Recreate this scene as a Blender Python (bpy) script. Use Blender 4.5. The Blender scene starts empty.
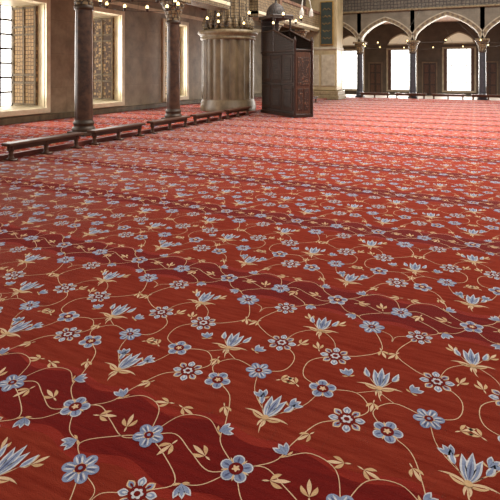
import bpy, math, random
import numpy as np
from math import sin, cos, pi, radians
random.seed(4)
S = bpy.context.scene
S.view_settings.view_transform = 'Standard'
COL = S.collection

def lin(c):
    return tuple(((v/255)/12.92 if v/255 <= .04045 else ((v/255+.055)/1.055)**2.4) for v in c)+(1.0,)

# ------------------------------------------------------------------ materials
def mat(name, c1, c2=None, rough=.6, scale=6, stretch=(1,1,1), bump=0.0, bscale=None, metal=0, sheen=0, detail=6, spec=.5):
    m = bpy.data.materials.new(name); m.use_nodes = True
    nt = m.node_tree; N = nt.nodes; L = nt.links
    b = N['Principled BSDF']
    b.inputs['Roughness'].default_value = rough
    b.inputs['Metallic'].default_value = metal
    b.inputs['Specular IOR Level'].default_value = spec
    if sheen:
        b.inputs['Sheen Weight'].default_value = sheen
        b.inputs['Sheen Roughness'].default_value = .22
        b.inputs['Sheen Tint'].default_value = (1,.78,.70,1)
    tc = N.new('ShaderNodeTexCoord'); mp = N.new('ShaderNodeMapping')
    mp.inputs['Scale'].default_value = stretch
    L.new(tc.outputs['Object'], mp.inputs['Vector'])
    nz = N.new('ShaderNodeTexNoise'); nz.inputs['Scale'].default_value = scale
    nz.inputs['Detail'].default_value = detail; nz.inputs['Roughness'].default_value = .6
    L.new(mp.outputs['Vector'], nz.inputs['Vector'])
    r = N.new('ShaderNodeValToRGB')
    r.color_ramp.elements[0].position = .33; r.color_ramp.elements[1].position = .67
    r.color_ramp.elements[0].color = lin(c1); r.color_ramp.elements[1].color = lin(c2 or c1)
    L.new(nz.outputs['Fac'], r.inputs['Fac']); L.new(r.outputs['Color'], b.inputs['Base Color'])
    if bump:
        bz = N.new('ShaderNodeTexNoise'); bz.inputs['Scale'].default_value = bscale or scale*4
        L.new(tc.outputs['Object'], bz.inputs['Vector'])
        bp = N.new('ShaderNodeBump'); bp.inputs['Strength'].default_value = bump; bp.inputs['Distance'].default_value = .01
        L.new(bz.outputs['Fac'], bp.inputs['Height']); L.new(bp.outputs['Normal'], b.inputs['Normal'])
    return m

def emat(name, c, s):
    m = bpy.data.materials.new(name); m.use_nodes = True
    nt = m.node_tree; N = nt.nodes; L = nt.links
    b = N['Principled BSDF']
    nz = N.new('ShaderNodeTexNoise'); nz.inputs['Scale'].default_value = 1.3
    tc = N.new('ShaderNodeTexCoord'); L.new(tc.outputs['Object'], nz.inputs['Vector'])
    r = N.new('ShaderNodeValToRGB')
    r.color_ramp.elements[0].color = lin(tuple(v*.86 for v in c)); r.color_ramp.elements[1].color = lin(c)
    L.new(nz.outputs['Fac'], r.inputs['Fac'])
    L.new(r.outputs['Color'], b.inputs['Emission Color']); b.inputs['Emission Strength'].default_value = s
    L.new(r.outputs['Color'], b.inputs['Base Color'])
    return m

def stone_blocks(name, c1, c2, bw=1.3, bh=.6, rough=.5, axes='yz', sc=1.6):
    m = mat(name, c1, c2, rough=rough, scale=sc, bump=.15, bscale=20)
    nt = m.node_tree; N = nt.nodes; L = nt.links
    b = N['Principled BSDF']; ramp = [n for n in N if n.type == 'VALTORGB'][0]
    tc = [n for n in N if n.type == 'TEX_COORD'][0]
    sp = N.new('ShaderNodeSeparateXYZ'); cb = N.new('ShaderNodeCombineXYZ')
    L.new(tc.outputs['Object'], sp.inputs[0])
    L.new(sp.outputs['Y' if axes == 'yz' else 'X'], cb.inputs['X']); L.new(sp.outputs['Z'], cb.inputs['Y'])
    br = N.new('ShaderNodeTexBrick'); L.new(cb.outputs[0], br.inputs['Vector'])
    br.inputs['Scale'].default_value = 1; br.inputs['Brick Width'].default_value = bw; br.inputs['Row Height'].default_value = bh
    br.inputs['Mortar Size'].default_value = .006
    br.inputs['Color1'].default_value = (1,1,1,1); br.inputs['Color2'].default_value = (.88,.88,.88,1)
    br.inputs['Mortar'].default_value = (.66,.66,.66,1)
    mx = N.new('ShaderNodeMix'); mx.data_type = 'RGBA'; mx.blend_type = 'MULTIPLY'; mx.inputs['Factor'].default_value = 1
    L.new(ramp.outputs['Color'], mx.inputs['A']); L.new(br.outputs['Color'], mx.inputs['B'])
    L.new(mx.outputs['Result'], b.inputs['Base Color'])
    return m

def carved(name, c1, c2, c3, sc=9, w0=.05, w1=.12):
    m = mat(name, c1, c2, rough=.55, scale=5)
    nt = m.node_tree; N = nt.nodes; L = nt.links
    b = N['Principled BSDF']; ramp = [n for n in N if n.type == 'VALTORGB'][0]
    tc = [n for n in N if n.type == 'TEX_COORD'][0]
    v = N.new('ShaderNodeTexVoronoi'); v.inputs['Scale'].default_value = sc; v.feature = 'DISTANCE_TO_EDGE'
    v.inputs['Randomness'].default_value = .25
    L.new(tc.outputs['Object'], v.inputs['Vector'])
    r2 = N.new('ShaderNodeValToRGB'); r2.color_ramp.elements[0].position = w0; r2.color_ramp.elements[1].position = w1
    L.new(v.outputs['Distance'], r2.inputs['Fac'])
    mx = N.new('ShaderNodeMix'); mx.data_type = 'RGBA'
    L.new(r2.outputs['Color'], mx.inputs['Factor'])
    mx.inputs['A'].default_value = lin(c3); L.new(ramp.outputs['Color'], mx.inputs['B'])
    L.new(mx.outputs['Result'], b.inputs['Base Color'])
    bp = N.new('ShaderNodeBump'); bp.inputs['Strength'].default_value = .5; bp.inputs['Distance'].default_value = .02
    L.new(r2.outputs['Color'], bp.inputs['Height']); L.new(bp.outputs['Normal'], b.inputs['Normal'])
    return m

M_wall = stone_blocks('wall_marble', (122,104,78), (160,142,112), bw=2.2, bh=1.1, axes='yz', sc=2.0)
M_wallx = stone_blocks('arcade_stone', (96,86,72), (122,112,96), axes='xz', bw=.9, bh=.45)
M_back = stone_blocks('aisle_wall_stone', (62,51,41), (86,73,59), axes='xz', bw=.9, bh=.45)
M_cream = mat('cream_marble', (206,192,158), (234,222,192), rough=.4, scale=3)
M_arch = mat('arch_trim_stone', (140,130,110), (172,160,138), rough=.6, scale=4)
M_archd = mat('arch_dark_stone', (86,70,56), (108,90,72), rough=.6, scale=4)
M_pillar = mat('pillar_marble', (76,62,44), (120,102,76), rough=.42, scale=3.4, stretch=(1,1,.4), bump=.1)
M_pier = mat('pier_marble', (132,116,84), (168,150,114), rough=.42, scale=2.2, stretch=(1,1,.5), bump=.1)
M_dkmar = mat('dark_column_marble', (44,26,19), (90,62,46), rough=.3, scale=6, bump=.05, spec=.4)
M_grmar = mat('grey_column_marble', (40,40,46), (66,66,74), rough=.35, scale=6)
M_capital = mat('capital_stone', (98,82,58), (140,122,90), rough=.5, scale=8)
M_bronze = mat('dark_bronze', (46,33,23), (72,53,36), rough=.5, metal=.2, scale=8)
M_wood = mat('dark_wood', (32,19,13), (56,34,23), rough=.38, scale=4, stretch=(6,1,6), bump=.1)
M_bench = mat('barrier_wood', (58,33,23), (88,56,38), rough=.5, scale=4, stretch=(6,1,6), bump=.1, spec=.25)
M_curb = mat('curb_red_wood', (92,32,22), (124,52,36), rough=.6, scale=4, stretch=(6,1,6), bump=.1)
M_woodm = mat('brown_wood', (56,33,22), (84,52,34), rough=.4, scale=4, stretch=(6,6,1), bump=.1)
M_iron = mat('black_iron', (44,38,32), (62,54,46), rough=.5, metal=.5)
M_shut = carved('carved_shutter', (172,138,92), (204,170,120), (78,54,34), 8, .05,.12)
M_inlay = carved('pulpit_inlay', (36,23,16), (56,36,25), (18,12,9), 12)
M_inlay2 = carved('pulpit_door_inlay', (78,48,32), (106,68,44), (44,26,17), 12)
M_muq = carved('muqarnas_stone', (104,84,58), (150,128,92), (50,38,26), 8)
M_bal = carved('balustrade_stone', (76,67,58), (104,95,82), (34,28,26), 5)
M_green = mat('plaque_green', (26,34,30), (40,50,42), rough=.5)
M_gold = mat('gold_leaf', (130,100,50), (160,126,70), rough=.4, metal=.4)
M_floor = mat('stone_floor', (90,76,62), (112,96,78), rough=.6)
M_glass = emat('daylit_window_glass', (255,250,240), 5.0)
M_glassf = emat('daylit_far_glass', (255,252,244), 3.4)
M_lun = emat('lunette_glass', (215,200,172), .5)
M_bulb = emat('warm_bulb', (255,222,150), 5)
M_ceil = mat('painted_ceiling', (90,60,48), (130,98,72), rough=.8, scale=4)
M_white = mat('opal_glass', (190,188,180), (225,222,212), rough=.2)

# ------------------------------------------------------------------ mesh builder
class MB:
    def __init__(s): s.v=[]; s.f=[]; s.m=[]; s.sm=[]
    def add(s, vs, fs, mi=0, smooth=False):
        o=len(s.v); s.v+= [tuple(p) for p in vs]
        for f in fs: s.f.append(tuple(i+o for i in f)); s.m.append(mi); s.sm.append(smooth)
    def box(s, cx,cy,cz,sx,sy,sz,mi=0,rz=0,bev=0):
        x,y,z=sx/2,sy/2,sz/2
        if bev and min(x,y,z)>bev:
            b=bev
            P=[]
            for zz,ins in ((-z,b),(-z+b,0),(z-b,0),(z,b)):
                X,Y=x-ins,y-ins
                P+=[(-X,-Y+ (b if not ins else 0),zz),(-X+(b if not ins else 0),-Y,zz),(X-(b if not ins else 0),-Y,zz),(X,-Y+(b if not ins else 0),zz),
                    (X,Y-(b if not ins else 0),zz),(X-(b if not ins else 0),Y,zz),(-X+(b if not ins else 0),Y,zz),(-X,Y-(b if not ins else 0),zz)]
            F=[tuple(range(7,-1,-1)),tuple(range(24,32))]
            for k in range(3):
                for i in range(8):
                    j=(i+1)%8
                    F.append((k*8+i,k*8+j,k*8+8+j,k*8+8+i))
        else:
            P=[(-x,-y,-z),(x,-y,-z),(x,y,-z),(-x,y,-z),(-x,-y,z),(x,-y,z),(x,y,z),(-x,y,z)]
            F=[(3,2,1,0),(4,5,6,7),(0,1,5,4),(1,2,6,5),(2,3,7,6),(3,0,4,7)]
        c,t=cos(rz),sin(rz)
        s.add([(cx+a*c-b_*t, cy+a*t+b_*c, cz+d) for a,b_,d in P],F,mi)
    def bx(s,x0,x1,y0,y1,z0,z1,mi=0,bev=0):
        s.box((x0+x1)/2,(y0+y1)/2,(z0+z1)/2,x1-x0,y1-y0,z1-z0,mi,0,bev)
    def lathe(s, prof, n=24, c=(0,0,0), mi=0, fl=None, smooth=True):
        V=[];F=[]
        for k,(r,z) in enumerate(prof):
            for i in range(n):
                a=2*pi*i/n; rr=r*(fl(a,z) if fl else 1)
                V.append((c[0]+rr*cos(a),c[1]+rr*sin(a),c[2]+z))
        for k in range(len(prof)-1):
            for i in range(n):
                j=(i+1)%n; F.append((k*n+i,k*n+j,k*n+n+j,k*n+n+i))
        s.add(V,F,mi,smooth)
        s.add(V[:n],[tuple(range(n-1,-1,-1))],mi); s.add(V[-n:],[tuple(range(n))],mi)
    def tube(s, pts, r, n=6, mi=0, closed=False):
        V=[];F=[];K=len(pts)
        P=[np.array(p,float) for p in pts]
        for k in range(K):
            a=P[(k-1)%K] if (closed or k>0) else P[k]
            b=P[(k+1)%K] if (closed or k<K-1) else P[k]
            t=b-a; t/=max(np.linalg.norm(t),1e-9)
            up=np.array((0,0,1.)) if abs(t[2])<.9 else np.array((1.,0,0))
            u=np.cross(t,up); u/=np.linalg.norm(u); w=np.cross(u,t)
            for i in range(n):
                q=P[k]+r*(cos(2*pi*i/n)*u+sin(2*pi*i/n)*w); V.append(tuple(q))
        for k in range(K if closed else K-1):
            k2=(k+1)%K
            for i in range(n):
                j=(i+1)%n; F.append((k*n+i,k*n+j,k2*n+j,k2*n+i))
        s.add(V,F,mi,True)
    def obj(s,name,mats,parent=None,label=None,category=None,group=None,kind=None,loc=None,rz=0):
        me=bpy.data.meshes.new(name); me.from_pydata(s.v,[],s.f)
        for m in mats: me.materials.append(m)
        me.polygons.foreach_set('material_index',s.m); me.polygons.foreach_set('use_smooth',s.sm)
        me.update()
        o=bpy.data.objects.new(name,me); COL.objects.link(o)
        if loc: o.location=loc
        if rz: o.rotation_euler=(0,0,rz)
        if parent: o.parent=parent
        tag(o,label,category,group,kind)
        return o
def tag(o,label=None,category=None,group=None,kind=None):
    if label: o['label']=label
    if category: o['category']=category
    if group: o['group']=group
    if kind: o['kind']=kind
def empty(name,loc,**k):
    o=bpy.data.objects.new(name,None); o.location=loc; o.empty_display_size=.1; COL.objects.link(o); tag(o,**k); return o
def copy_thing(o,loc,label=None,rz=None):
    n=o.copy(); n.location=loc
    if rz is not None: n.rotation_euler=(0,0,rz)
    if label: n['label']=label
    COL.objects.link(n)
    for c in [c for c in o.children]:
        k=c.copy(); k.parent=n; COL.objects.link(k)
    return n

# ------------------------------------------------------------------ carpet
PX,TY=.85,1.58
X0,Y0=-.015,1.73
def pile(name,c1,c2,st=(1.6,14,1),sheen=.19):
    return mat(name,c1,c2,rough=.9,scale=2.5,stretch=st,bump=.6,bscale=240,sheen=sheen,detail=8,spec=.06)
CM=[pile('carpet_field_red',(144,48,34),(172,68,49)),
    pile('carpet_crimson',(94,15,12),(112,23,18),sheen=.05),
    pile('carpet_cream',(198,162,126),(218,188,154)),
    pile('carpet_blue',(108,118,148),(142,152,178)),
    pile('carpet_pale_blue',(174,174,182),(210,208,210)),
    pile('carpet_dark_blue',(70,76,106),(94,100,132)),
    pile('carpet_ochre',(182,142,102),(208,172,130)),
    pile('carpet_deep_red',(118,28,20),(140,42,30),sheen=.1)]
class Tile:
    def __init__(s,q): s.v=[];s.f=[];s.m=[];s.q=q
    def tris(s,V,F,mi,layer):
        o=len(s.v)
        s.v+=[(x,y,layer*.0004) for x,y in V]
        for f in F: s.f.append((f[0]+o,f[1]+o,f[2]+o)); s.m.append(mi)
    def fan(s,cx,cy,R,rf,n,mi,layer,rot=0):
        n=max(6,int(n*s.q))
        V=[(cx,cy)]
        for i in range(n):
            a=2*pi*i/n; r=R*rf(a); V.append((cx+r*cos(a+rot),cy+r*sin(a+rot)))
        s.tris(V,[(0,1+i,1+(i+1)%n) for i in range(n)],mi,layer)
    def leaf(s,x,y,ang,ln,w,curve,mi,layer,n=8,peak=.5):
        n=max(3,int(n*s.q)); V=[]
        px,py=x,y; step=ln/n
        L=[];Rr=[]
        for i in range(n+1):
            t=i/n; a=ang+curve*t
            ww=w*.5*(sin(pi*t**(math.log(.5)/math.log(peak))))
            L.append((px-sin(a)*ww,py+cos(a)*ww)); Rr.append((px+sin(a)*ww,py-cos(a)*ww))
            px+=cos(a)*step; py+=sin(a)*step
        V=L+Rr; F=[]
        for i in range(n):
            F+=[(i,n+1+i,n+2+i),(i,n+2+i,i+1)]
        s.tris(V,F,mi,layer)
    def ribbon(s,pts,w,mi,layer,n=6):
        n=max(2,int(n*s.q)); P=[np.array(p) for p in pts]; C=[]
        for k in range(len(P)-1):
            p0=P[k-1] if k>0 else 2*P[k]-P[k+1]; p1=P[k];p2=P[k+1]; p3=P[k+2] if k+2<len(P) else 2*P[k+1]-P[k]
            for i in range(n):
                t=i/n; C.append(.5*((2*p1)+(-p0+p2)*t+(2*p0-5*p1+4*p2-p3)*t*t+(-p0+3*p1-3*p2+p3)*t**3))
        C.append(P[-1]); V=[];F=[]
        for k,c in enumerate(C):
            d=C[min(k+1,len(C)-1)]-C[max(k-1,0)]; d=d/max(np.linalg.norm(d),1e-9); nn=np.array((-d[1],d[0]))*w/2
            V+=[tuple(c+nn),tuple(c-nn)]
        for k in range(len(C)-1):
            F+=[(2*k,2*k+1,2*k+3),(2*k,2*k+3,2*k+2)]
        s.tris(V,F,mi,layer)
    def blue_flower(s,x,y,R,rot=.3,p=6):
        pet=lambda k:(lambda a:.64+.36*abs(cos(k*a/2))**.8)
        s.fan(x,y,R,pet(p),48,3,4,rot)
        for i in range(p):
            a=rot+2*pi*i/p
            s.leaf(x+cos(a)*R*.34,y+sin(a)*R*.34,a,R*.5,R*.14,0,5,5,5)
            s.leaf(x+cos(a+.3)*R*.3,y+sin(a+.3)*R*.3,a+.14,R*.6,R*.12,0,4,5,4)
            s.leaf(x+cos(a-.3)*R*.3,y+sin(a-.3)*R*.3,a-.14,R*.6,R*.12,0,4,5,4)
        s.fan(x,y,R*.40,lambda a:.8+.2*cos(6*a),24,2,6)
        s.fan(x,y,R*.29,lambda a:1,14,1,7)
        s.fan(x,y,R*.12,lambda a:1,8,3,8)
    def ring_flower(s,x,y,R,rot=0,p=5):
        for i in range(p):
            a=rot+2*pi*i/p
            s.fan(x+cos(a)*R*.62,y+sin(a)*R*.62,R*.36,lambda t:1,14,4,3)
            s.fan(x+cos(a)*R*.60,y+sin(a)*R*.60,R*.29,lambda t:1,14,3,4)
            s.leaf(x+cos(a)*R*.40,y+sin(a)*R*.40,a,R*.42,R*.13,0,5,5,5)
            s.leaf(x+cos(a+pi/p)*R*.4,y+sin(a+pi/p)*R*.4,a+pi/p,R*.45,R*.12,0,2,5,5)
        s.fan(x,y,R*.42,lambda a:1,16,1,6)
        s.fan(x,y,R*.26,lambda a:.75+.25*cos(5*a),20,2,7)
    def pale_flower(s,x,y,R,rot=0,p=8):
        for i in range(p):
            a=rot+2*pi*i/p
            s.leaf(x+cos(a)*R*.30,y+sin(a)*R*.30,a,R*.70,R*.46,0,(2 if i%2 else 4),3,6,.6)
            s.leaf(x+cos(a)*R*.36,y+sin(a)*R*.36,a,R*.56,R*.30,0,3,4,5,.6)
            s.leaf(x+cos(a)*R*.42,y+sin(a)*R*.42,a,R*.36,R*.14,0,(1 if i%2 else 4),5,4,.6)
        s.fan(x,y,R*.48,lambda a:.85+.15*abs(cos(p*a/2)),40,1,5,rot)
        s.fan(x,y,R*.32,lambda a:.7+.3*abs(cos(3*a)),36,4,6,rot)
        s.fan(x,y,R*.16,lambda a:1,10,1,7)
    def tulip(s,x,y,k=1,lean=0):
        a=pi/2+lean
        bx,by=x-cos(a)*.07*k,y-sin(a)*.07*k
        def pt(da,l,w,c,mi,layer,off=0,pk=.4): s.leaf(bx+cos(a)*off,by+sin(a)*off,a+da,l*k,w*k,c,mi,layer,8,pk)
        for sg in (-1,1):
            pt(sg*1.0,.10,.012,sg*1.0,2,2,0)
            pt(sg*1.8,.07,.012,-sg*1.2,6,2,0)
            pt(sg*2.6,.05,.010,sg*.9,2,2,0)
            pt(sg*.72,.085,.005,-sg*.2,2,2,.005)
            ex=bx+cos(a+sg*.62)*.082*k; ey=by+sin(a+sg*.62)*.082*k
            s.leaf(ex,ey,a+sg*.5,.070*k,.024*k,-sg*.4,4,4,6,.4)
            s.leaf(ex,ey,a+sg*.5,.057*k,.012*k,-sg*.4,3,5,6,.4)
            s.leaf(ex,ey,a+sg*1.1,.045*k,.009*k,-sg*1.0,2,3,5)
            pt(sg*.24,.128,.036,sg*.06,4,4,.008,.42)
            pt(sg*.24,.112,.023,sg*.06,3,5,.012,.42)
            pt(sg*.24,.08,.006,sg*.06,5,6,.02,.40)
        pt(0,.140,.034,0,4,6,.014,.42)
        pt(0,.124,.022,0,3,7,.018,.42)
        pt(0,.085,.006,0,5,8,.03)
        s.fan(bx,by+.006,.014*k,lambda t:1,10,6,8)
        s.leaf(bx,by,a+pi,.08*k,.006*k,.5,2,1,5)
    def bud(s,x,y,a):
        for d in (-.5,0,.5):
            s.leaf(x,y,a+d,.070,.026,0,4,3,6,.6); s.leaf(x,y,a+d,.060,.018,0,3,4,6,.6)
        s.leaf(x,y,a+1.6,.035,.011,-.5,6,3,5); s.leaf(x,y,a-1.6,.035,.011,.5,6,3,5)
    def trefoil(s,x,y,a,k=1):
        for d,l in ((-.95,.054),(0,.074),(.95,.054)):
            s.leaf(x,y,a+d,l*k,.017*k,-d*.9,6 if d else 2,3,7,.55)
        s.leaf(x,y,a+pi,.03*k,.008*k,0,2,3,4)

def make_tile(q):
    T=Tile(q); C=PX/2
    n=max(16,int(48*q))
    for ee,mi,ly in ((.045,7,.5),(0,1,1)):
        V=[]
        for i in range(n+1):
            x=PX*i/n; e=.165+.025*cos(4*pi*x/PX+pi)+ee
            V+=[(x,-e),(x,e)]
        T.tris(V,[t for i in range(n) for t in ((2*i,2*i+2,2*i+3),(2*i,2*i+3,2*i+1))],mi,ly)
    W=.0044
    T.ribbon([(0,0),(.1,.055),(C/2,.0),(.33,-.055),(C,0),(C+.1,.055),(C*1.5,0),(C+.33,-.055),(PX,0)],W,2,2)
    for c in (C,):
        for sg in (-1,1):
            T.ribbon([(c+sg*C,0),(c+sg*.30,.10),(c+sg*.265,.22),(c+sg*.20,.38),(c+sg*.09,.46),(c+sg*.01,.56),(c+sg*.09,.66),(c+sg*.25,.62)],W,2,2)
            T.ribbon([(c+sg*.25,.62),(c+sg*.37,.68),(c+sg*.38,.82),(c+sg*.265,.92),(c+sg*.14,.98),(c+sg*.04,1.1),(c+sg*.14,1.32),(c+sg*.24,1.42),(c+sg*.12,1.52),(c,1.58)],W,2,2)
            T.ribbon([(c,0.0),(c+sg*.06,.16),(c+sg*.18,.2),(c+sg*.28,.13)],W*.9,2,2)
            T.ribbon([(c+sg*.265,.92),(c+sg*.31,1.06),(c+sg*.40,1.14),(c+sg*C,1.13)],W*.8,2,2)
            T.ribbon([(c,.72),(c+sg*.09,.66)],W*.8,2,2)
            T.ribbon([(c+sg*.25,.62),(c+sg*.30,.46),(c+sg*C,.32)],W*.8,2,2)
            T.ribbon([(c+sg*.24,1.42),(c+sg*.34,1.46),(c+sg*C,1.58)],W*.9,2,2)
            T.ribbon([(c+sg*.14,1.32),(c+sg*.02,1.27),(c,1.2)],W*.8,2,2)
            if sg<0: T.pale_flower(c-.09,.46,.084,.2)
            else: T.ring_flower(c+.09,.46,.070,.1)
            if sg>0: T.blue_flower(c+.25,.62,.070,.25)
            else: T.ring_flower(c-.25,.62,.072,.6)
            T.pale_flower(c+sg*.265,.92,.086,.15) 
            (T.pale_flower if sg>0 else T.blue_flower)(c+sg*.14,1.32,.078,.3)
            T.bud(c+sg*(C-.16),.15,pi/2-sg*.9)
            T.bud(c+sg*(C-.16),1.43,-pi/2+sg*.6)
            T.bud(c+sg*.155,.775,pi/2-sg*.5)
            T.bud(c+sg*.36,.43,pi/2+sg*.7)
            T.trefoil(c+sg*(C-.145),.005,pi/2+sg*1.2,1.1)
            T.trefoil(c+sg*.12,.0,pi/2-sg*.3+pi*(sg>0),1.1)
            T.trefoil(c+sg*.04,.21,-sg*.3+ (pi if sg<0 else 0),1)
            T.trefoil(c+sg*.385,.60,sg*.6+(0 if sg>0 else pi),1)
            T.trefoil(c+sg*.04,1.08,-pi/2-sg*.5,1)
            T.trefoil(c+sg*.335,1.25,pi/2+sg*.5,1)
            T.trefoil(c+sg*.37,.95,pi/2-sg*.4,1)
            T.trefoil(c+sg*.215,.30,-pi/2+sg*.6,.9)
        T.blue_flower(c,0,.070,0,5)
        T.ring_flower(0,0,.072,.5,5)
        T.tulip(c,.82,1.2,.08)
    T.tulip(0,.39,1.2,-.08); T.tulip(0,1.22,1.2,.08)
    T.trefoil(c,.62,-pi/2,.9)
    return np.array(T.v),np.array(T.f),np.array(T.m)

def carpet(name,x0,x1,y0,y1,z,label,hole=None):
    hi=make_tile(1.0); md=make_tile(.45); lo=make_tile(.22)
    VV=[];FF=[];MM=[];off=0
    t=.012
    if hole:
        hx,hy0,hy1=hole
        rects=[(x0,x1,y0,hy0),(hx,x1,hy0,hy1),(x0,x1,hy1,y1)]
    else: rects=[(x0,x1,y0,y1)]
    for (a,b_,c,d) in rects:
        bv=np.array([(a,c,z),(b_,c,z),(b_,d,z),(a,d,z),(a,c,z-t),(b_,c,z-t),(b_,d,z-t),(a,d,z-t)])
        bf=np.array([(0,1,2),(0,2,3),(0,4,5),(0,5,1),(1,5,6),(1,6,2),(2,6,7),(2,7,3),(3,7,4),(3,4,0)])
        VV.append(bv);FF.append(bf+off);MM.append(np.zeros(len(bf),int)); off+=8
    i0=math.floor((x0-X0)/PX)-1; i1=math.ceil((x1-X0)/PX)+1
    j0=math.floor((y0-Y0)/TY)-1; j1=math.ceil((y1-Y0)/TY)+1
    for j in range(j0,j1):
        for i in range(i0,i1):
            ox=X0+i*PX; oy=Y0+j*TY
            v,f,m=hi if oy<6 and ox<3 and ox>-9 else (md if oy<14 else lo)
            v=v+np.array((ox,oy,z)); 
            inside=(v[:,0]>=x0-1e-6)&(v[:,0]<=x1+1e-6)&(v[:,1]>=y0-1e-6)&(v[:,1]<=y1+1e-6)
            if hole: inside&=~((v[:,0]<hx)&(v[:,1]>hy0)&(v[:,1]<hy1))
            if not inside.any(): continue
            if not inside.all():
                keep=inside[f].all(axis=1)
                f=f[keep]; m=m[keep]
                if len(f)==0: continue
            VV.append(v);FF.append(f+off);MM.append(m); off+=len(v)
    V=np.concatenate(VV);F=np.concatenate(FF);M=np.concatenate(MM)
    me=bpy.data.meshes.new(name)
    me.vertices.add(len(V)); me.vertices.foreach_set('co',V.astype(np.float32).ravel())
    me.loops.add(len(F)*3); me.loops.foreach_set('vertex_index',F.astype(np.int32).ravel())
    me.polygons.add(len(F)); me.polygons.foreach_set('loop_start',np.arange(0,len(F)*3,3,dtype=np.int32))
    for m_ in CM: me.materials.append(m_)
    me.polygons.foreach_set('material_index',M.astype(np.int32))
    me.update(calc_edges=True); me.validate()
    o=bpy.data.objects.new(name,me); COL.objects.link(o); tag(o,label,'carpet')
    return o

XP=-7.7   # platform edge
carpet('carpet',XP+.02,5.0,-.5,30.2,.014,'red wool carpet with blue tulips, blossoms and cream vines',hole=(-6.98,27.15,29.05))
ZP=.06
carpet('carpet',-12.3,XP-.12,2.0,27.1,ZP+.014,'red floral carpet on the raised side aisle beneath the windows')
ZC=ZP+.018

# ------------------------------------------------------------------ shell
b=MB(); b.bx(-14.2,9,-2,35.4,-.2,0); b.obj('floor',[M_floor],kind='structure')
b=MB(); b.bx(-12.4,XP-.1,1.5,27.12,0,ZP); b.obj('floor_platform',[M_floor],kind='structure')
b=MB(); b.bx(XP-.1,XP,1.5,27.12,0,ZP+.04,0,.01); b.obj('trim_1',[M_curb],kind='structure')

WX=-12.4; WD=1.5
wins=[(5.2,7.2),(9.3,11.22),(13.3,14.85),(17.75,19.5),(22.2,23.9)]
zs,zt=.47,3.78
b=MB(); prev=1.0
for (a,c) in wins:
    b.bx(WX-WD-.1,WX,prev,a,0,7.5); b.bx(WX-WD-.1,WX,a,c,0,zs); b.bx(WX-WD-.1,WX,a,c,zt,7.5); prev=c
b.bx(WX-WD-.1,WX,prev,35.2,0,7.5)
b.obj('wall_left',[M_wall],kind='structure')
b=MB(); b.bx(WX,WX+.08,1.6,30.3,ZP,ZP+.2,0,.02); b.obj('baseboard_left',[M_pillar],kind='structure')
b=MB(); b.bx(WX,-8.2,1.0,30.6,4.95,5.1)
for k in range(8):
    y=1.6+k*3.9; b.bx(WX,-8.2,y-.15,y+.15,4.7,4.95)
b.obj('ceiling',[M_ceil],kind='structure')
b=MB(); b.bx(WX,WX+.05,1,30.3,4.15,4.3); b.obj('trim_2',[M_cream],kind='structure')

for i,(a,c) in enumerate(wins):
    e=empty('window_%d'%(i+1),(WX,(a+c)/2,zs),kind='structure')
    w=c-a; h=zt-zs
    f=MB(); fw=.17
    f.bx(-.02,.07,-w/2-fw,-w/2,-fw,h+fw,0,.012); f.bx(-.02,.07,w/2,w/2+fw,-fw,h+fw,0,.012)
    f.bx(-.02,.07,-w/2,w/2,h,h+fw,0,.012); f.bx(-.02,.12,-w/2-.05,w/2+.05,-fw,0,0,.012)
    f.bx(-WD,-.02,w/2-.015,w/2,0,h); f.bx(-WD,-.02,-w/2,-w/2+.015,0,h); f.bx(-WD,-.02,-w/2,w/2,h-.015,h); f.bx(-WD,-.02,-w/2,w/2,0,.015)
    f.obj('frame',[M_cream],e)
    g=MB(); g.bx(-WD-.03,-WD-.01,-w/2,w/2,0,h); g.obj('glass',[M_glass],e)
    g=MB()
    for k in range(8):
        z=h*k/7; g.bx(-WD,-WD+.05,-w/2,w/2,z-.03,z+.03)
    for k in range(5):
        y=-w/2+w*k/4; g.bx(-WD,-WD+.05,y-.035,y+.035,0,h)
    g.obj('grille',[M_wood],e)
    for sg in (1,-1):
        s=MB(); yy=sg*(w/2-.015)
        y0,y1=sorted((yy,yy-sg*.05)); xa,xb=-WD+.12,-.3
        s.bx(xa,xb,y0,y1,.06,h-.06,0)
        y2=yy-sg*.08; ya,yb=sorted((yy-sg*.05,y2))
        mid=(xa+xb)/2
        for x in (xa,mid-.05,xb-.08): s.bx(x,x+.07,ya,yb,.06,h-.06,1,.006)
        for z in (.06,.75,1.0,h-1.0,h-.75,h-.14): s.bx(xa,xb,ya,yb,z,z+.06,1,.006)
        s.obj('shutter',[M_shut,M_capital],e)

# ------------------------------------------------------------------ columns
def column(name,loc,mshaft,r,hs,label,group):
    e=empty(name,loc,label=label,category='column',group=group)
    s=MB(); s.bx(-r*1.35,r*1.35,-r*1.35,r*1.35,0,.10,0,.012)
    s.lathe([(r*1.3,.10),(r*1.33,.14),(r*1.3,.18),(r*1.15,.2),(r*1.12,.24),(r*1.22,.27),(r*1.22,.31),(r*1.06,.34),(r*1.04,.38)],28,mi=0)
    s.obj('base',[M_bronze if mshaft is M_dkmar else M_grmar],e)
    s=MB(); s.lathe([(r*1.04,.36),(r*1.02,.9),(r*.99,2),(r*.94,hs)],32); s.obj('shaft',[mshaft],e)
    s=MB(); s.lathe([(r*1.0,hs-.12),(r*1.12,hs-.10),(r*1.12,hs-.03),(r*.98,hs)],28); s.obj('collar',[M_bronze],e)
    s=MB(); prof=[]
    for k in range(6):
        t=k/5; rr=r*(1.0+.8*t**1.4); prof+= [(rr,hs+.5*t),(rr*1.04,hs+.5*t+.05)]
    s.lathe(prof,32,fl=lambda a,z:1+.05*cos(8*a+ (pi if int((z-hs)/.1)%2 else 0)),smooth=False)
    s.bx(-r*2,r*2,-r*2,r*2,hs+.55,hs+.67,0,.02)
    s.obj('capital',[M_muq],e)
    return e
CX=-8.6
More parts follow.
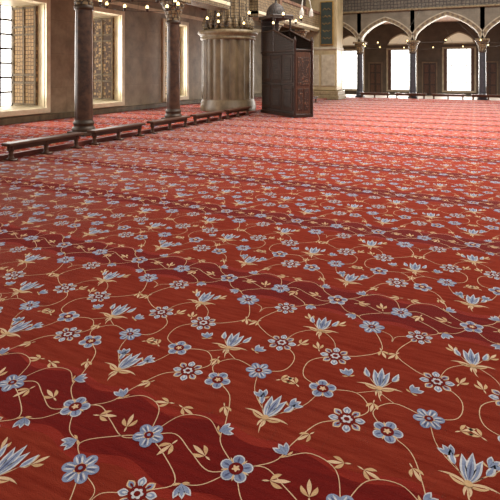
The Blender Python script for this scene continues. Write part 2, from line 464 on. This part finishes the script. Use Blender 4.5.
c1=column('column',(CX,8.95,ZC),M_dkmar,.205,3.14,'dark red-brown marble column with bronze base on the aisle carpet','aisle columns')
for y in (12.8,5.1,21.1,25.0): copy_thing(c1,(CX,y,ZC))
b=MB(); b.bx(CX-.35,CX+.35,1.2,16.0,ZP+3.86,4.95,0); b.bx(CX-.35,CX+.35,18.6,30.5,ZP+3.86,4.95,0)
b.bx(CX-.37,CX+.37,1.2,16.0,ZP+4.0,ZP+4.12,1); b.bx(CX-.37,CX+.37,18.6,30.5,ZP+4.0,ZP+4.12,1)
b.obj('trim_3',[M_muq,M_cream],kind='structure')

# massive round pillar
e=empty('pillar',(-9.0,17.3,ZC),label='massive round grey-brown marble pillar, vertically fluted, with moulded collar',category='pillar')
R=1.05
def flute(a,z): return 1-.06*(1-abs(sin(9*a)))**1.1
s=MB(); s.lathe([(R+.07,0),(R+.07,.2),(R+.04,.24),(R+.04,.34),(R,.40),(R,.46)],64); s.obj('base',[M_pillar],e)
s=MB(); s.lathe([(R,.45),(R,1.2),(R,2.2),(R,2.85)],288,fl=flute,smooth=False); s.obj('shaft',[M_pillar],e)
s=MB(); s.lathe([(R-.02,2.78),(R+.06,2.81),(R+.06,2.87),(R+.02,2.9),(R+.10,2.98),(R+.16,3.03),(R+.16,3.14),(R-.08,3.18)],64); s.obj('cornice',[M_capital],e)
s=MB()
s.lathe([(R-.12,3.16),(R-.12,3.5),(R-.2,3.55),(R-.2,7.2)],288,fl=lambda a,z:1-.05*abs(sin(12*a)),smooth=False)
for k in range(24):
    a=2*pi*k/24; s.lathe([(.02,3.2),(.1,3.28),(.11,3.45),(.05,3.62),(.01,3.72)],8,((R-.1)*cos(a),(R-.1)*sin(a),0))
s.obj('upper_shaft',[M_muq],e)

# far square pier
e=empty('pier',(-8.15,28.1,0),label='tall square tan stone pier with dark inscribed panel',category='pier')
s=MB(); s.bx(-1.1,1.1,-.9,.9,0,.25,0,.03); s.bx(-1.04,1.04,-.84,.84,.25,.5,0,.03); s.obj('base',[M_capital],e)
s=MB(); s.bx(-.95,.95,-.75,.75,.5,7.5,0,.06)
s.bx(-.8,-.1,-.79,-.74,.8,2.6,1,.01); s.bx(.05,.85,-.79,-.74,.8,2.6,1,.01)
s.bx(-.97,.97,-.80,.80,2.9,3.05,1,.02)
s.obj('shaft',[M_pier,M_arch],e)
s=MB(); s.bx(.0,.78,-.86,-.75,3.15,5.7,0,.02); s.bx(.06,.72,-.88,-.86,3.22,5.63,1)
for k in range(5):
    z=3.55+k*.42
    s.tube([(.16+.46*t/8,-.885,z+.06*sin(t*1.7+k)) for t in range(9)],.014,5,0)
s.obj('panel',[M_gold,M_green],e)

# ------------------------------------------------------------------ far arcade
YA=30.8
cx=[-6.6,-3.4,.4,4.2,8.0]
def arch_curve(x0,x1,zs_,h,n=14,p=.70):
    pts=[]
    for k in range(2*n+1):
        s_=k/n; u=s_ if s_<=1 else 2-s_
        z=zs_+h*(p*math.sqrt(max(0,1-(1-u)**2))+(1-p)*u)
        pts.append((x0+(x1-x0)*k/(2*n),z))
    return pts
b=MB(); ztop=7.5; y0,y1=YA-.28,YA+.28
spans=[(-9.9,-6.6)]+list(zip(cx[:-1],cx[1:]))
for (a,c) in spans:
    a2,c2=a+.12,c-.12; zs_=3.5; h=min(1.42,.42*(c2-a2))
    P=arch_curve(a2,c2,zs_,h,14,.6)
    for k in range(len(P)-1):
        (xa,za),(xb,zb)=P[k],P[k+1]
        b.add([(xa,y0,za),(xb,y0,zb),(xb,y0,ztop),(xa,y0,ztop)],[(0,1,2,3)],0)
        b.add([(xa,y1,za),(xb,y1,zb),(xb,y1,ztop),(xa,y1,ztop)],[(3,2,1,0)],0)
        b.add([(xa,y0,za),(xb,y0,zb),(xb,y1,zb),(xa,y1,za)],[(3,2,1,0)],1)
    cxm=(a2+c2)/2
    def off(p,d):
        dx=p[0]-cxm; dz=p[1]-zs_+.3; l=math.hypot(dx,dz); return (p[0]+dx/l*d,p[1]+dz/l*d)
    for k in range(len(P)-1):
        for d0,d1,yf,mm in ((0,.20,y0-.02,2 if k%2 else 3),(.20,.27,y0-.05,1),(0,.04,y0-.05,1)):
            p,q=off(P[k],d0),off(P[k+1],d0); p2,q2=off(P[k],d1),off(P[k+1],d1)
            b.add([(p[0],yf,p[1]),(q[0],yf,q[1]),(q2[0],yf,q2[1]),(p2[0],yf,p2[1]),(p[0],y0,p[1]),(q[0],y0,q[1]),(q2[0],y0,q2[1]),(p2[0],y0,p2[1])],
              [(0,1,2,3),(3,2,6,7),(1,0,4,5)],mm)
    b.bx(a-.12,a2,y0,y1,zs_,ztop,0); b.bx(c2,c+.12,y0,y1,zs_,ztop,0)
b.bx(-12.4,-10.02,y0,y1,0,ztop,0)
b.obj('wall_arcade',[M_wallx,M_arch,M_capital,M_archd],kind='structure')
b=MB(); b.bx(-10.1,8.2,y0-.12,y0,5.3,5.42,0,.03)
b.bx(-10.1,8.2,y0-.10,y0,6.6,6.75,0,.03)
b.bx(-10.1,8.2,y0-.06,y0,5.42,6.6,1)
b.obj('trim_4',[M_capital,M_bal],kind='structure')
ac=column('column',(cx[0],YA,0),M_grmar,.19,2.83,'slender blue-grey marble column carrying the arcade arches','arcade columns')
for x in cx[1:]: copy_thing(ac,(x,YA,0))

# back wall behind the arcade
YB=35.0
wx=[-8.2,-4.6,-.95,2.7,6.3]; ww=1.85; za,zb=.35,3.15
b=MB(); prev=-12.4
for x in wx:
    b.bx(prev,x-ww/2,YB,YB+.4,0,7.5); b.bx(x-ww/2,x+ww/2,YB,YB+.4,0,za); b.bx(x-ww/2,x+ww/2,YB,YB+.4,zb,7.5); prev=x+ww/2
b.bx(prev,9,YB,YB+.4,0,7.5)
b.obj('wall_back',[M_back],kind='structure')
for i,x in enumerate(wx):
    e=empty('window_%d'%(i+11),(x,YB,za),kind='structure'); h=zb-za
    f=MB()
    for s_ in (-1,1): f.bx(min(s_*ww/2,s_*(ww/2+.12)),max(s_*ww/2,s_*(ww/2+.12)),-.05,.02,-.12,h+.12,0,.01)
    f.bx(-ww/2,ww/2,-.05,.02,h,h+.12,0,.01); f.bx(-ww/2,ww/2,-.08,.02,-.12,0,0,.01); f.obj('frame',[M_arch],e)
    g=MB(); g.bx(-ww/2,ww/2,.3,.32,0,h); g.obj('glass',[M_glassf],e)
    g=MB()
    for k in range(6): g.bx(-ww/2,ww/2,.2,.23,h*k/5-.016,h*k/5+.016)
    for k in range(5): g.bx(-ww/2+ww*k/4-.016,-ww/2+ww*k/4+.016,.2,.23,0,h)
    g.bx(-ww/2,-ww/2+.2,-.02,.2,0,h); g.bx(ww/2-.2,ww/2,-.02,.2,0,h)
    g.obj('grille',[M_woodm],e)
    l=MB(); P=arch_curve(-.95,.95,0,.75,8)
    V=[(p[0],-.03,p[1]+h+.35) for p in P]; l.add(V,[tuple(range(len(V)))],0)
    l.tube(V,.05,6,1); l.tube([V[0],V[-1]],.05,6,1)
    l.obj('lunette',[M_lun,M_arch],e)
for i,x in enumerate([-6.4,-2.78,.88,4.5]):
    e=empty('door_%d'%(i+1),(x,YB,0),kind='structure')
    f=MB()
    f.bx(-.5,-.4,-.06,0,0,2.3,0,.01); f.bx(.4,.5,-.06,0,0,2.3,0,.01); f.bx(-.4,.4,-.06,0,2.2,2.3,0,.01); f.obj('frame',[M_archd],e)
    for s_ in (-1,1):
        d=MB(); xa,xb=sorted((0.005*s_,.4*s_)); d.bx(xa,xb,-.04,0,0,2.2,0)
        for z0,z1 in ((.15,.7),(.8,1.5),(1.6,2.1)): d.bx(xa+.06,xb-.06,-.06,-.04,z0,z1,1,.01)
        d.obj('door_leaf',[M_wood,M_woodm],e)
b=MB(); b.bx(-10.1,8.2,YA+.3,YB+.1,4.95,5.1); b.obj('ceiling_aisle',[M_ceil],kind='structure')

# ------------------------------------------------------------------ low barriers along the aisle
def barrier(loc,rz,label,group,L=1.8):
    e=empty('low_barrier',loc,label=label,category='barrier',group=group); e.rotation_euler=(0,0,rz)
    s=MB(); s.box(0,0,.29,.22,L,.055,0,0,.01); s.obj('top_rail',[M_bench],e)
    s=MB(); s.box(0,0,.22,.06,L-.1,.09,0,0,.008); s.obj('apron',[M_bench],e)
    for k in range(3):
        y=-L/2+.12+k*(L-.24)/2
        s=MB(); s.lathe([(.06,0.02),(.06,.04),(.036,.06),(.05,.10),(.036,.13),(.052,.17),(.036,.22),(.055,.263)],12,(0,y,0)); s.box(0,y,.012,.24,.11,.024,0,0,.004)
        s.obj('leg',[M_bench],e)
    return e
b0=barrier((XP+.16,4.75,.018),0,'low dark brown wooden barrier with turned legs at carpet edge','aisle barriers')
for k in (1,2,3,4,5,7,8,9): copy_thing(b0,(XP+.16,4.75+2.1*k,.018))
for x in (-5.6,-3.5,-1.4,.7,2.8,4.9): 
    n=copy_thing(b0,(x,30.36,0),'low dark brown wooden barrier standing before the arcade columns',pi/2); n['group']='arcade barriers'

# ------------------------------------------------------------------ pulpit
e=empty('pulpit',(-5.66,15.80,.018),label='dark panelled wooden preaching pulpit with sloping rail and domed canopy',category='pulpit'); e.rotation_euler=(0,0,radians(50.3))
Wd,Ln=.74,2.5
s=MB()
s.bx(.02,Wd-.02,.05,Ln,.12,2.3,0)
s.bx(-.03,Wd+.03,-.03,Ln+.03,0,.12,1,.01)
for x in (-.0,Wd-.04):
    for y0_,y1_ in ((.1,.84),(.92,1.66),(1.74,Ln-.05)):
        s.bx(x,x+.04,y0_,y1_,.22,1.1,1,.01); s.bx(x,x+.04,y0_,y1_,1.2,2.2,1,.01)
        s.bx(x-.012,x+.052,y0_+.12,y1_-.12,.34,.98,0,.01); s.bx(x-.012,x+.052,y0_+.12,y1_-.12,1.32,2.08,0,.01)
s.bx(-.02,Wd+.02,-.02,Ln+.02,2.3,2.38,1,.01)
s.obj('body',[M_inlay,M_wood],e)
YR=1.5
for x in (0,Wd-.04):
    s=MB()
    V=[(x,0,2.38),(x,YR,2.38),(x,YR,3.1),(x,.0,2.6),(x+.04,0,2.38),(x+.04,YR,2.38),(x+.04,YR,3.1),(x+.04,0,2.6)]
    s.add(V,[(0,3,2,1),(4,5,6,7),(0,1,5,4),(1,2,6,5),(2,3,7,6),(3,0,4,7)],0)
    s.bx(x,x+.04,YR,Ln,2.38,3.1,0)
    s.obj('side_panel',[M_inlay],e)
    s=MB(); s.tube([(x+.02,-.05,2.61),(x+.02,YR,3.13)],.045,8,0); s.tube([(x+.02,YR,3.13),(x+.02,Ln,3.13)],.04,8,0); s.obj('handrail',[M_wood],e)
for x in (.02,Wd-.02):
    for y,z1 in ((-.02,2.75),(YR,3.62),(Ln-.03,3.62)):
        s=MB(); z0=2.38 if y>0 else .12
        if y<0: s.lathe([(.045,z0),(.045,z1-.14),(.06,z1-.1),(.06,z1-.06),(.015,z1+.06)],12,(x,y,0))
        else: s.lathe([(.045,z0),(.045,2.9),(.055,2.95),(.035,3.2),(.035,3.5),(.055,3.55),(.055,z1)],12,(x,y,0))
        s.obj('post',[M_wood],e)
s=MB(); s.bx(0.02,Wd-.02,Ln-.06,Ln,2.38,3.6,0,.01); s.bx(.08,Wd-.08,Ln-.08,Ln-.06,2.5,3.5,1); s.obj('backrest',[M_wood,M_inlay],e)
s=MB(); s.bx(-.08,Wd+.08,YR-.10,Ln+.08,3.60,3.74,0,.02)
s.lathe([(.38,3.74),(.38,3.8),(.35,3.94),(.27,4.1),(.15,4.2),(.05,4.25),(.03,4.33),(.05,4.38),(.01,4.48)],24,(Wd/2,(YR+Ln)/2,0),1)
s.obj('canopy',[M_wood,M_inlay],e)
s=MB(); s.bx(.07,Wd-.07,-.01,.05,.12,2.28,0,.01)
s.bx(.14,.35,-.03,-.01,.25,1.0,1,.008); s.bx(.39,Wd-.14,-.03,-.01,.25,1.0,1,.008); s.bx(.14,Wd-.14,-.03,-.01,1.12,2.1,1,.008)
s.obj('door',[M_woodm,M_inlay2],e)

# ------------------------------------------------------------------ chandeliers
def chandelier(loc,R,n,label,top,hub=.1,hubz=.7,k_=.7,tr=.006):
    e=empty('chandelier',loc,label=label,category='chandelier')
    s=MB(); K=64
    s.tube([(R*cos(2*pi*i/K),R*sin(2*pi*i/K),0) for i in range(K)],tr,6,0,True)
    s.obj('ring',[M_iron],e)
    s=MB()
    for i in range(6):
        a=2*pi*i/6+.2; s.tube([(R*cos(a),R*sin(a),0),(hub*cos(a),hub*sin(a),hubz)],.003,5)
    s.tube([(0,0,hubz+hub),(0,0,top-loc[2])],.006,6)
    s.obj('cable',[M_iron],e)
    s=MB(); s.lathe([(.02,hubz-hub*.9),(hub*.6,hubz-hub*.75),(hub,hubz-hub*.1),(hub*.95,hubz+hub*.2),(hub*.5,hubz+hub*.6),(.03,hubz+hub)],24); s.obj('hub',[M_iron],e)
    cup=None
    for i in range(n):
        a=2*pi*i/n+.15
        if cup is None:
            s=MB(); s.lathe([(.012*k_,-.03*k_),(.03*k_,-.02*k_),(.036*k_,.02*k_),(.038*k_,.05*k_)],12,mi=0); cup=s.obj('lamp_cup',[M_bronze],e); cup.location=(R*cos(a),R*sin(a),.02)
            s=MB(); s.lathe([(.008*k_,.02*k_),(.03*k_,.05*k_),(.036*k_,.08*k_),(.028*k_,.115*k_),(.006*k_,.135*k_)],12); bl=s.obj('bulb',[M_bulb],e); bl.location=cup.location
        else:
            for q in (cup,bl):
                k=q.copy(); k.location=(R*cos(a),R*sin(a),.02); COL.objects.link(k)
    return e
chandelier((-7.16,9.27,3.14),.9,10,'round iron ring chandelier with small warm glass lamps',7.5,k_=1.05)
chandelier((-5.3,11.7,2.92),1.25,9,'iron ring chandelier with glowing lamps beside the round pillar',7.5,.1,1.3,k_=.9)
chandelier((-1.84,23.4,2.78),3.0,13,'large iron ring chandelier with glowing lamps before the arcade',7.5,.12,2.2,k_=.7)
# opal glass pendant
e=empty('pendant_lamp',(-4.77,14.3,3.3),label='white opal glass pendant lamp with curved arms',category='lamp')
s=MB(); s.lathe([(.02,.35),(.04,.4),(.03,.6),(.06,.7),(.02,.8)],16); s.tube([(0,0,.8),(0,0,4.2)],.008,6); s.obj('stem',[M_bronze],e)
for i in range(3):
    a=2*pi*i/3+.4
    s=MB(); s.tube([(.02*cos(a),.02*sin(a),.6),(.08*cos(a),.08*sin(a),.62),(.16*cos(a),.16*sin(a),.48),(.2*cos(a),.2*sin(a),.26)],.012,8); s.obj('arm',[M_white],e)
    s=MB(); s.lathe([(.015,.26),(.04,.22),(.055,.14),(.06,.06),(.055,.02)],16,(.2*cos(a),.2*sin(a),0)); s.obj('lamp_shade',[M_white],e)

# ------------------------------------------------------------------ light
w=bpy.data.worlds.new('world'); S.world=w; w.use_nodes=True
bg=w.node_tree.nodes['Background']; bg.inputs['Color'].default_value=(1.0,.93,.84,1); bg.inputs['Strength'].default_value=.64
def area(name,loc,rot,sx,sy,pw,col=(1,1,1),spread=180):
    l=bpy.data.lights.new(name,'AREA'); l.shape='RECTANGLE'; l.size=sx; l.size_y=sy; l.energy=pw; l.color=col; l.spread=radians(spread)
    o=bpy.data.objects.new(name,l); o.location=loc; o.rotation_euler=rot; COL.objects.link(o)
area('dome_light',(-1,18,10),(0,0,0),9,16,3300,(1,.95,.87),150)
for (a,c) in wins[:4]:
    area('window_light',(WX-.15,(a+c)/2,2.2),(0,radians(-90),0),2.8,c-a-.3,130,(1,.96,.9))
for x in wx[:4]:
    area('arcade_window_light',(x,YB-.1,1.9),(radians(-90),0,0),1.6,2.4,380,(1,.96,.9))

cam=bpy.data.cameras.new('camera'); co=bpy.data.objects.new('camera',cam); COL.objects.link(co)
co.location=(0,0,1.6); co.rotation_euler=(radians(90),0,radians(24.9))
cam.sensor_width=36; cam.lens=484/500*36; cam.shift_y=-.356; cam.clip_start=.05
S.camera=co
